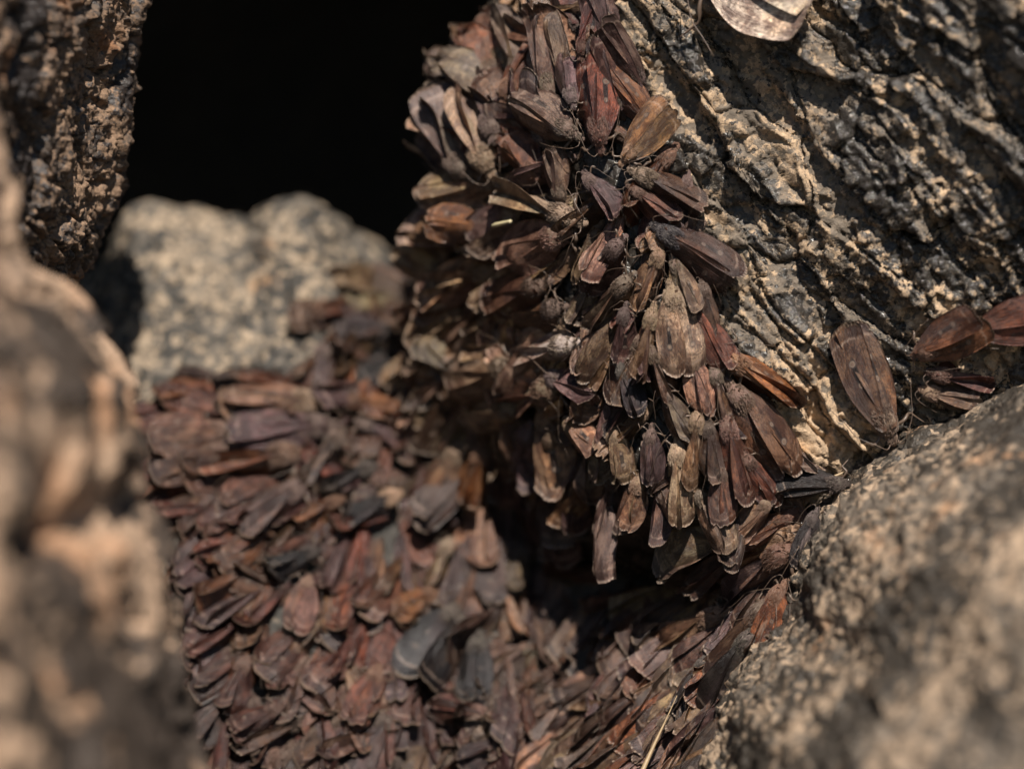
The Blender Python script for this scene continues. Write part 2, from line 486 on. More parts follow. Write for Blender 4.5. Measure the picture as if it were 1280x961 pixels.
# upper left column --------------------------------------------------------------------
edge = [(181, -50), (178, 0), (166, 70), (160, 130), (153, 200), (134, 280), (104, 345), (70, 420), (40, 520)]
rows = []
for ex, ey in edge:
    rows.append((ex - 150, ey + 10, 7, ex - 42, ey + 4, 4.2, ex, ey, 1.8, ex - 45, ey, -.3, ex - 100, ey, -2.6, ex - 170, ey, -5.5, ex - 320, ey, -10))
ctrl = net([rowpts(r) for r in rows])
P = surface(ctrl, 360, 260)
N = normals(P)
if (N[..., 1] > 0).mean() > 0.5:
    N = -N
Q = foliated(P, -78, 0.45, 1.2)
d1, d2, cid = worley(Q * 1.1, 400)
e1, e2, eid = worley(Q * 3.2, 410)
h = 0.35 * fbm(Q * 0.6, 3, 420) + 0.4 * (cid - 0.5) - 0.22 * (1 - sstep(0, 0.12, d2 - d1)) + 0.16 * (eid - 0.5) - 0.08 * (1 - sstep(0, .12, e2 - e1))
h += 0.13 * ridged(Q * 3, 4, 430) + 0.09 * fbm(P * 5, 3, 440, 0.6)
PC = P + N * h[..., None]
m_tan = 0.5 + 0.5 * fbm(Q * 1.3, 4, 450) + 0.3 * (eid - 0.5)
m_dark = 0.5 + 0.6 * fbm(Q * 0.9, 4, 460) + 0.2 * sstep(1.0, -4, P[..., 1])
m_rust = 0.4 + 0.6 * fbm(P * 0.7, 3, 465)
column = grid_mesh('brown_rock_column', PC, M_COLUMN, np.stack((m_tan, m_dark, m_rust), -1), flip=True)
tag(column, 'flaky dark brown rock column beside the black hollow', kind='structure')

# the hollow behind, a rock bowl that flares into the outcrop round the crevice ----------
th = np.linspace(0, 2 * math.pi, 180)
ring = [(3.2, -3.5), (2.0, 1.0), (1.25, 4.0), (1.0, 7.0), (0.97, 14), (0.9, 22), (0.75, 31), (0.5, 38), (0.22, 41), (0.0, 42)]
ring = spline(np.array(ring, float), 120, 0)
P = np.zeros((len(ring), len(th), 3))
for i, (r, y) in enumerate(ring):
    P[i, :, 0] = r * 25 * np.cos(th)
    P[i, :, 1] = y
    P[i, :, 2] = r * 18.5 * np.sin(th) - 1
N = normals(P)
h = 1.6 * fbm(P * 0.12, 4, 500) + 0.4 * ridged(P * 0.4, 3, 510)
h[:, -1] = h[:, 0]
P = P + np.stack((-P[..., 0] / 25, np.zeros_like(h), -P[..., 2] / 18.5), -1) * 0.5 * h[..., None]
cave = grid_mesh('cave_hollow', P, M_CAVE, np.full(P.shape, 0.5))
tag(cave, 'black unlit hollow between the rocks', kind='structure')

#@MOTHS
# ------------------------------------------------------------------ moth materials
def wing_material(crowd=False):
    q = NB('crowded wing scales' if crowd else 'moth wing scales')
    uv = q.n('ShaderNodeUVMap', uv_map='wing').outputs[0]
    sp = q.n('ShaderNodeSeparateXYZ')
    q.put(sp.inputs[0], uv)
    u, v = sp.outputs[0], sp.outputs[1]
    info = q.n('ShaderNodeObjectInfo')
    rnd, col = info.outputs['Random'], info.outputs['Color']
    if crowd:
        ca = q.n('ShaderNodeAttribute', attribute_name='tint')
        rnd, col = ca.outputs['Alpha'], ca.outputs['Color']
    cb = q.n('ShaderNodeCombineXYZ')
    q.put(cb.inputs[0], u); q.put(cb.inputs[1], v); q.put(cb.inputs[2], q.math('MULTIPLY', rnd, 37.0))
    vec = cb.outputs[0]
    streak = q.noise(q.mapping(vec, (2.6, 15, 1)), 1.0, 6, 0.7, 0.4)
    fine = q.noise(q.mapping(vec, (34, 34, 1)), 1.0, 3, 0.75)
    blotch = q.noise(q.mapping(vec, (4.5, 3.0, 1)), 1.0, 5, 0.62, 0.8)
    big = q.noise(q.mapping(vec, (1.3, 1.1, 1)), 1.0, 2, 0.5)
    c = q.mix(q.step(blotch, 0.43, 0.57, 0.0, 0.9), col, (0.33, 0.27, 0.27), 'MULTIPLY')
    c = q.mix(q.step(big, 0.52, 0.68, 0.0, 0.8), c, (1.9, 1.7, 1.45), 'MULTIPLY')
    c = q.mix(q.step(big, 0.46, 0.30, 0.0, 0.45), c, (0.045, 0.030, 0.030))
    c = q.mix(q.step(streak, 0.52, 0.66, 0.0, 0.4), c, (0.38, 0.32, 0.30), 'MULTIPLY')
    c = q.mix(q.step(streak, 0.40, 0.28, 0.0, 0.7), c, (1.9, 1.7, 1.5), 'MULTIPLY')
    c = q.mix(q.step(fine, 0.51, 0.62, 0.0, 0.85), c, (0.25, 0.21, 0.2), 'MULTIPLY')
    c = q.mix(q.step(fine, 0.44, 0.32, 0.0, 0.8), c, (2.3, 2.1, 1.9), 'MULTIPLY')

    def spot(cu, cv, ru, rv):
        a = q.math('DIVIDE', q.math('SUBTRACT', u, cu), ru)
        b = q.math('DIVIDE', q.math('SUBTRACT', v, cv), rv)
        return q.math('SQRT', q.math('ADD', q.math('MULTIPLY', a, a), q.math('MULTIPLY', b, b)))
    # dark bar joining two pale eye marks, as on a folded owlet wing
    show = q.math('MULTIPLY', q.step(q.math('FRACT', q.math('MULTIPLY', rnd, 7.3)), 0.2, 0.9), q.step(blotch, 0.3, 0.6, 0.9, 0.4)) if crowd else info.outputs['Alpha']
    wig = q.math('MULTIPLY', q.math('SUBTRACT', q.noise(q.mapping(vec, (2, 7, 1)), 1.0, 4, 0.65), 0.5), 0.16)
    uw = q.math('ADD', u, wig)
    for cu, wd in ((0.30, 0.014), (0.345, 0.010), (0.755, 0.016), (0.80, 0.009)):
        band = q.step(q.math('ABSOLUTE', q.math('SUBTRACT', uw, cu)), wd * 1.6, wd * 0.4)
        c = q.mix(q.math('MULTIPLY', band, q.step(blotch, 0.35, 0.6, 0.75, 0.25)), c, (0.30, 0.26, 0.26), 'MULTIPLY')
    bar = q.step(spot(0.56, 0.52, 0.17, 0.09), 1.0, 0.7)
    c = q.mix(q.math('MULTIPLY', bar, q.math('MULTIPLY', show, 0.95)), c, (0.012, 0.009, 0.009))
    for cu, cv, ru, rv in ((0.45, 0.52, 0.028, 0.065), (0.655, 0.55, 0.032, 0.10)):
        d = spot(cu, cv, ru, rv)
        c = q.mix(q.math('MULTIPLY', q.step(d, 1.35, 1.0), show), c, (0.05, 0.035, 0.03))
        c = q.mix(q.math('MULTIPLY', q.step(d, 1.0, 0.75), q.math('MULTIPLY', show, 0.45)), c, (0.30, 0.225, 0.17))
        c = q.mix(q.math('MULTIPLY', q.step(d, 0.55, 0.35), q.math('MULTIPLY', show, 0.6)), c, col)
    wav = q.math('ADD', u, q.math('MULTIPLY', q.math('SUBTRACT', q.noise(q.mapping(vec, (1, 9, 1)), 1.0, 3), 0.5), 0.06))
    line = q.math('MULTIPLY', q.step(wav, 0.845, 0.86), q.step(wav, 0.885, 0.868))
    c = q.mix(q.math('MULTIPLY', line, q.step(blotch, 0.4, 0.65, 0.45, 0.0)), c, (0.30, 0.22, 0.17))
    c = q.mix(q.step(wav, 0.87, 0.90, 0.0, 0.55), c, (0.48, 0.46, 0.5), 'MULTIPLY')
    teeth = q.step(q.math('SINE', q.math('MULTIPLY', v, 62.0)), 0.2, 0.8)
    c = q.mix(q.math('MULTIPLY', q.step(u, 0.965, 0.985), q.math('MULTIPLY_ADD', teeth, 0.5, 0.15)), c, (0.36, 0.27, 0.2))
    q.put(q.b.inputs['Base Color'], c)
    q.put(q.b.inputs['Roughness'], q.step(fine, 0.3, 0.7, 0.2, 0.46))
    q.b.inputs['Specular IOR Level'].default_value = 0.38
    q.b.inputs['Coat Weight'].default_value = 0.10
    q.b.inputs['Coat Roughness'].default_value = 0.18
    q.b.inputs['Coat Tint'].default_value = (0.95, 0.9, 1.0, 1)
    h = q.math('ADD', q.math('MULTIPLY', streak, 0.8), q.math('MULTIPLY', fine, 0.35))
    q.bump(h, 1.0, 0.055)
    return q.m

def fuzz_material():
    q = NB('moth fuzz')
    pos = q.n('ShaderNodeTexCoord').outputs['Object']
    col = q.n('ShaderNodeObjectInfo').outputs['Color']
    n1 = q.noise(pos, 5, 4, 0.6)
    n2 = q.noise(q.mapping(pos, (8, 30, 30)), 1, 3, 0.7)
    c = q.mix(q.step(n1, 0.35, 0.7, 0, 0.8), col, (0.45, 0.38, 0.36), 'MULTIPLY')
    c = q.mix(q.step(n2, 0.5, 0.75, 0, 0.5), c, (0.36, 0.3, 0.25))
    q.put(q.b.inputs['Base Color'], c)
    q.b.inputs['Roughness'].default_value = 0.7
    q.bump(n2, 0.8, 0.05)
    return q.m

def plain_material(name, rgb, rough, spec=0.5, var=0.5):
    q = NB(name)
    pos = q.n('ShaderNodeTexCoord').outputs['Object']
    n1 = q.noise(pos, 9, 3, 0.6)
    q.put(q.b.inputs['Base Color'], q.mix(n1, [c * (1 - var) for c in rgb], [min(1, c * (1 + var)) for c in rgb]))
    q.b.inputs['Roughness'].default_value = rough
    q.b.inputs['Specular IOR Level'].default_value = spec
    return q.m

M_WING = wing_material()
M_CROWD = wing_material(True)
M_FUZZ = fuzz_material()
M_EYE = plain_material('moth eye', (0.012, 0.01, 0.009), 0.15, 0.6)
M_LIMB = plain_material('moth limb', (0.09, 0.06, 0.042), 0.45)
M_STRAW = plain_material('dry straw', (0.30, 0.21, 0.115), 0.5)
M_EGG = plain_material('pale scrap', (0.45, 0.38, 0.22), 0.5, var=0.2)

# ------------------------------------------------------------------ moth meshes
def mesh_from(name, V, F, mat, smooth=True, uv=None):
    me = bpy.data.meshes.new(name)
    me.from_pydata([tuple(v) for v in V], [], F)
    me.update()
    if smooth:
        me.polygons.foreach_set('use_smooth', np.ones(len(me.polygons), dtype=bool))
    if uv is not None:
        l = me.uv_layers.new(name='wing')
        for lp in me.loops:
            l.data[lp.index].uv = uv[lp.vertex_index]
    me.materials.append(mat)
    return me

def wing_mesh(side, rng, style):
    """A folded forewing. x runs to the tail, y outwards, z up; shell thick, with veins, a scalloped end and curled rims."""
    NU, NV = 22, 13
    L = 2.25 * rng.uniform(0.94, 1.05)
    W = rng.uniform(0.40, 0.50)
    pitch = {'flat': 0.30, 'tent': 0.8, 'shell': 0.55, 'narrow': 1.3, 'plain': 0.16}[style] * rng.uniform(0.8, 1.2)
    bow = {'flat': 0.2, 'tent': 0.28, 'shell': 0.58, 'narrow': 0.3, 'plain': 0.07}[style] * rng.uniform(0.7, 1.3)
    curl = rng.uniform(-0.38, 0.30)
    curlc = rng.uniform(-0.2, 0.16)
    twist = rng.uniform(-0.35, 0.35)
    slant = rng.uniform(0.0, 0.3)
    rnd = rng.uniform(0.12, 0.34)
    ph = [rng.uniform(0, 6.28) for _ in range(6)]
    nib = [(rng.uniform(0.0, 1.0), rng.uniform(0.03, 0.12), rng.uniform(0.03, 0.2)) for _ in range(rng.choice((0, 0, 0, 1, 1, 2, 3)))]
    if style == 'plain':
        curl, curlc, twist, slant, rnd, nib = curl * .2, 0.0, 0.0, 0.12, 0.13, []
    top = []
    uv = []
    for i in range(NU + 1):
        s = i / NU
        for j in range(NV + 1):
            t = j / NV
            yc = 0.20 + W * (1 - (1 - min(1, s / 0.6)) ** 1.8) - 0.05 * max(0, (s - 0.75) / 0.25) ** 2
            yt = 0.06 - 0.26 * math.sin(min(1, s * 1.05) * math.pi * 0.5)
            y = yt + (yc - yt) * t
            end = L - rnd * abs(2 * t - 1) ** 2.8 - slant * t
            x = s * end
            if s > 0.9:
                k = (s - 0.9) / 0.1
                x += k * (0.010 * math.sin(t * 40 + ph[0]) + 0.012 * math.sin(t * 13 + ph[1]))
                for c, wd, dp in nib:
                    x -= k * dp * math.exp(-((t - c) / wd) ** 2)
            tt = max(0.0, t - 0.02)
            z = 0.30 + 0.06 * math.sin(math.pi * s) - pitch * (y - yt) * (0.55 + 0.45 * s) - bow * tt * tt * math.sin(math.pi * min(1, 0.2 + s * 0.75))
            z += s * (0.012 * math.sin(t * 8 + ph[2] + 2.0 * math.sin(s * 4 + ph[5])) + 0.004 * math.sin(t * 31 + s * 4 + ph[3]))
            z += 0.03 * math.sin(s * 7 + t * 3 + ph[4])
            z += curl * max(0, (s - 0.72) / 0.28) ** 2 + curlc * max(0, (t - 0.75) / 0.25) ** 2 * s
            z += twist * s * s * (t - 0.5)
            z -= 0.12 * s
            top.append((x, y * side, z))
            uv.append((s, t))
    n = len(top)
    th = 0.016
    V = top + [(x, y, z - th) for x, y, z in top]
    uv = uv + uv
    F = []
    W1 = NV + 1
    for i in range(NU):
        for j in range(NV):
            a, b, c, d = i * W1 + j, (i + 1) * W1 + j, (i + 1) * W1 + j + 1, i * W1 + j + 1
            f = (a, b, c, d) if side > 0 else (d, c, b, a)
            F.append(f)
            F.append(tuple(k + n for k in reversed(f)))
    rim = [j for j in range(W1)] + [i * W1 + NV for i in range(1, NU + 1)] + [NU * W1 + j for j in range(NV - 1, -1, -1)] + [i * W1 for i in range(NU - 1, 0, -1)]
    for a, b in zip(rim, rim[1:] + rim[:1]):
        F.append((a, b, b + n, a + n) if side < 0 else (b, a, a + n, b + n))
    return mesh_from('forewing', V, F, M_WING, True, uv)

def body_mesh(rng):
    """Head, thorax and abdomen as one skin; head at -x."""
    prof = [(-0.40, 0.02, 0.02, 0.02), (-0.36, 0.11, 0.09, 0.02), (-0.26, 0.165, 0.14, 0.03), (-0.17, 0.16, 0.14, 0.04), (-0.10, 0.19, 0.16, 0.07), (0.0, 0.28, 0.23, 0.12),
            (0.14, 0.345, 0.28, 0.15), (0.30, 0.345, 0.29, 0.14), (0.46, 0.29, 0.24, 0.10), (0.62, 0.24, 0.19, 0.05), (0.9, 0.23, 0.18, 0.02), (1.2, 0.19, 0.15, 0.0), (1.45, 0.12, 0.1, -0.02), (1.62, 0.02, 0.02, -0.02)]
    K = 16
    V, F = [], []
    for x, ry, rz, zc in prof:
        for k in range(K):
            a = 2 * math.pi * k / K
            j = 1 + rng.uniform(-0.06, 0.06)
            V.append((x + rng.uniform(-0.01, 0.01), ry * j * math.cos(a), zc + rz * j * math.sin(a)))
    for i in range(len(prof) - 1):
        for k in range(K):
            F.append((i * K + k, i * K + (k + 1) % K, (i + 1) * K + (k + 1) % K, (i + 1) * K + k))
    F.append(tuple(range(K))[::-1])
    F.append(tuple(range((len(prof) - 1) * K, len(prof) * K)))
    return mesh_from('body', V, F, M_FUZZ)

def fur_mesh(rng, count=620):
    """Hair scales brushed back over head and thorax."""
    V, F = [], []
    for _ in range(count):
        x = rng.uniform(-0.33, 0.55)
        a = rng.uniform(-0.25, math.pi + 0.25)
        if x < -0.12:
            ry, rz, zc = 0.16, 0.14, 0.035
        else:
            k = math.sin(math.pi * min(1, max(0.1, (x + 0.2) / 0.95)))
            ry, rz, zc = 0.20 + 0.15 * k, 0.16 + 0.13 * k, 0.05 + 0.10 * k
        p = Vector((x, ry * math.cos(a), zc + rz * math.sin(a)))
        nrm = Vector((0, math.cos(a) / ry, math.sin(a) / rz)).normalized()
        d = (Vector((1, 0, 0)) * rng.uniform(0.6, 1.1) + nrm * rng.uniform(0.05, 0.32) + Vector((rng.uniform(-.3, .3), rng.uniform(-.4, .4), rng.uniform(-.2, .2)))).normalized()
        ln = rng.uniform(0.045, 0.10)
        sd = d.cross(nrm).normalized() * rng.uniform(0.012, 0.022)
        b = len(V)
        V += [p - sd - nrm * 0.01, p + sd - nrm * 0.01, p + nrm * 0.015, p + d * ln]
        F += [(b, b + 1, b + 3), (b + 1, b + 2, b + 3), (b + 2, b, b + 3)]
    return mesh_from('fur', V, F, M_FUZZ, False)

def tube_mesh(name, pts, radii, mat, K=6):
    V, F = [], []
    for i, p in enumerate(pts):
        p = Vector(p)
        t = (Vector(pts[min(i + 1, len(pts) - 1)]) - Vector(pts[max(i - 1, 0)])).normalized()
        a = t.orthogonal().normalized()
        b = t.cross(a)
        for k in range(K):
            g = 2 * math.pi * k / K
            V.append(p + (a * math.cos(g) + b * math.sin(g)) * radii[i])
    for i in range(len(pts) - 1):
        for k in range(K):
            F.append((i * K + k, i * K + (k + 1) % K, (i + 1) * K + (k + 1) % K, (i + 1) * K + k))
    F.append(tuple(range(K))[::-1])
    F.append(tuple(range((len(pts) - 1) * K, len(pts) * K)))
    return mesh_from(name, V, F, mat)

rng = random.Random(21)
STYLES = ('flat', 'tent', 'shell', 'narrow', 'plain')
WINGS = {(st, sd): [wing_mesh(sd, rng, st) for _ in range(7)] for st in STYLES for sd in (1, -1)}
BODIES = [body_mesh(rng) for _ in range(4)]
FURS = [fur_mesh(rng) for _ in range(4)]
def antenna(sd, bend):
    pts = [(-0.30, 0.08 * sd, 0.12), (-0.36, 0.2 * sd, 0.2), (-0.2, 0.38 * sd, 0.26), (0.1, (0.52 + bend) * sd, 0.22), (0.45, (0.66 + bend) * sd, 0.14), (0.8, (0.74 + 1.6 * bend) * sd, 0.06)]
    P = spline(np.array(pts), 16, 0)
    return tube_mesh('antenna', P, np.linspace(0.014, 0.006, 16), M_LIMB)
ANT = {sd: [antenna(sd, b) for b in (0.0, 0.12, 0.22)] for sd in (1, -1)}
def leg(sd, k):
    pts = [(0.0, 0.12 * sd, -0.02), (-0.2 + k, 0.42 * sd, 0.05), (-0.12 + k, 0.6 * sd, -0.08), (-0.3 + k, 0.74 * sd, -0.2), (-0.42 + k, 0.84 * sd, -0.22)]
    P = spline(np.array(pts), 14, 0)
    return tube_mesh('leg', P, np.interp(np.linspace(0, 1, 14), [0, .35, .5, .75, 1], [0.03, 0.045, 0.026, 0.022, 0.012]), M_LIMB)
LEGS = {sd: [leg(sd, k) for k in (0.0, 0.25)] for sd in (1, -1)}
def eye_mesh(sd):
    bm = bmesh.new()
    bmesh.ops.create_icosphere(bm, subdivisions=2, radius=0.075, matrix=Matrix.Translation((-0.28, 0.125 * sd, 0.03)))
    me = bpy.data.meshes.new('eye')
    bm.to_mesh(me)
    bm.free()
    me.polygons.foreach_set('use_smooth', np.ones(len(me.polygons), dtype=bool))
    me.materials.append(M_EYE)
    return me
EYES = {sd: eye_mesh(sd) for sd in (1, -1)}

def child(name, me, parent, col=(1, 1, 1), mark=1.0):
    o = bpy.data.objects.new(name, me)
    COL.objects.link(o)
    o.parent = parent
    o.color = tuple(col) + (mark,)
    return o

TINT = {
    'maroon': (0.115, 0.032, 0.022), 'rust': (0.17, 0.060, 0.028), 'red': (0.115, 0.043, 0.034), 'brown': (0.115, 0.060, 0.036), 'golden': (0.20, 0.112, 0.050),
    'tan': (0.29, 0.18, 0.105), 'pale': (0.40, 0.275, 0.175), 'grey': (0.165, 0.117, 0.084), 'pink': (0.27, 0.145, 0.10), 'purple': (0.085, 0.048, 0.048), 'lilac': (0.14, 0.092, 0.098),
    'slate': (0.034, 0.027, 0.028), 'black': (0.02, 0.015, 0.013), 'dark': (0.055, 0.029, 0.021), 'cream': (0.50, 0.42, 0.33), 'orange': (0.25, 0.095, 0.032),
}
WORD = {'maroon': 'maroon', 'rust': 'rust brown', 'red': 'reddish brown', 'brown': 'mid brown', 'golden': 'golden brown', 'tan': 'tan', 'pale': 'pale buff', 'grey': 'grey brown', 'pink': 'pinkish brown',
        'purple': 'purplish brown', 'lilac': 'lilac grey', 'slate': 'slate grey', 'black': 'blackish', 'dark': 'dark brown', 'cream': 'cream', 'orange': 'orange brown'}

mrng = random.Random(5)
for k_ in TINT:
    if k_ not in ('cream', 'black', 'slate'):
        TINT[k_] = tuple(0.76 * x + 0.24 * t for x, t in zip(TINT[k_], (0.13, 0.074, 0.045)))

def jit(c, k=0.3):
    g = 1 + mrng.uniform(-k, k)
    return tuple(max(0.004, min(0.9, x * g * (1 + mrng.uniform(-0.06, 0.06)))) for x in c)

def moth(head, tail, up, tint, style='flat', limbs=True, spread=0.0, thorax=None, roll=0.0, width=1.0, vary=0.34, dim=1.0, mark=None):
    """A moth whose thorax sits at HEAD and whose wing tips reach TAIL."""
    ax = tail - head
    ln = ax.length
    ax.normalize()
    z = (up - ax * up.dot(ax)).normalized()
    y = z.cross(ax)
    s = max(0.62, min(1.2, ln / 2.15))
    R = Matrix((ax, y, z)).transposed().to_4x4() @ Matrix.Rotation(roll, 4, 'X')
    root = bpy.data.objects.new('moth', None)
    root.empty_display_size = 0.3
    COL.objects.link(root)
    root.matrix_world = Matrix.Translation(head) @ R @ Matrix.Diagonal((s, s * width, s, 1))
    thick = mrng.uniform(0.78, 0.94) if limbs else mrng.uniform(0.72, 0.9)
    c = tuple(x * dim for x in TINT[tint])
    jc = jit(c, vary)
    bc = TINT[thorax] if thorax else tuple(0.75 * x + 0.25 * t for x, t in zip(c, (0.17, 0.125, 0.095)))
    b = child('body', mrng.choice(BODIES), root, jit(bc))
    b.scale = (0.95, thick, thick)
    child('fur', mrng.choice(FURS), b, jit(bc))
    for sd in (1, -1):
        wg = child('forewing', mrng.choice(WINGS[style, sd]), root, jit(jc, 0.12), mark if mark is not None else mrng.random() ** 2)
        wg.rotation_euler = (mrng.uniform(-0.08, 0.08), mrng.uniform(-0.05, 0.05) - (0.012 if sd > 0 else 0), sd * (spread * 0.6 + mrng.uniform(-0.08, 0.02)))
        wg.location = (0, 0, 0.03 if sd > 0 else 0.0)
        if limbs:
            child('antenna', mrng.choice(ANT[sd]), root)
            child('eye', EYES[sd], b)
            child('leg', mrng.choice(LEGS[sd]), root)
    return root

# ------------------------------------------------------------------ where the rock lies
def bvh_of(P):
    return BVHTree.FromPolygons([tuple(p) for p in P.reshape(-1, 3)], [tuple(f) for f in grid_faces(*P.shape[:2])])
SOFT = [bvh_of(surface(c, 70, 70)) for c in CARPET_NETS]      # smooth rock
HARD = [bvh_of(P_[::2, ::2]) for P_ in (PW, PB, PL)]          # with its relief
EYEPT = Vector((0, -D, 0))

def hit(px, py, trees):
    d = (at(px, py, 0) - EYEPT).normalized()
    best = None
    for i, t in enumerate(trees):
        loc, n, _, dist = t.ray_cast(EYEPT, d)
        if loc is not None and (best is None or dist < best[3]):
            if n.dot(d) > 0:
                n = -n
            best = (loc, n, i, dist)
    return best

def soft_normal(px, py, r=22):
    n = Vector((0, 0, 0))
    for dx, dy in ((0, 0), (r, 0), (-r, 0), (0, r), (0, -r)):
        h_ = hit(px + dx, py + dy, SOFT)
        if h_:
            n += h_[1]
    return n.normalized()

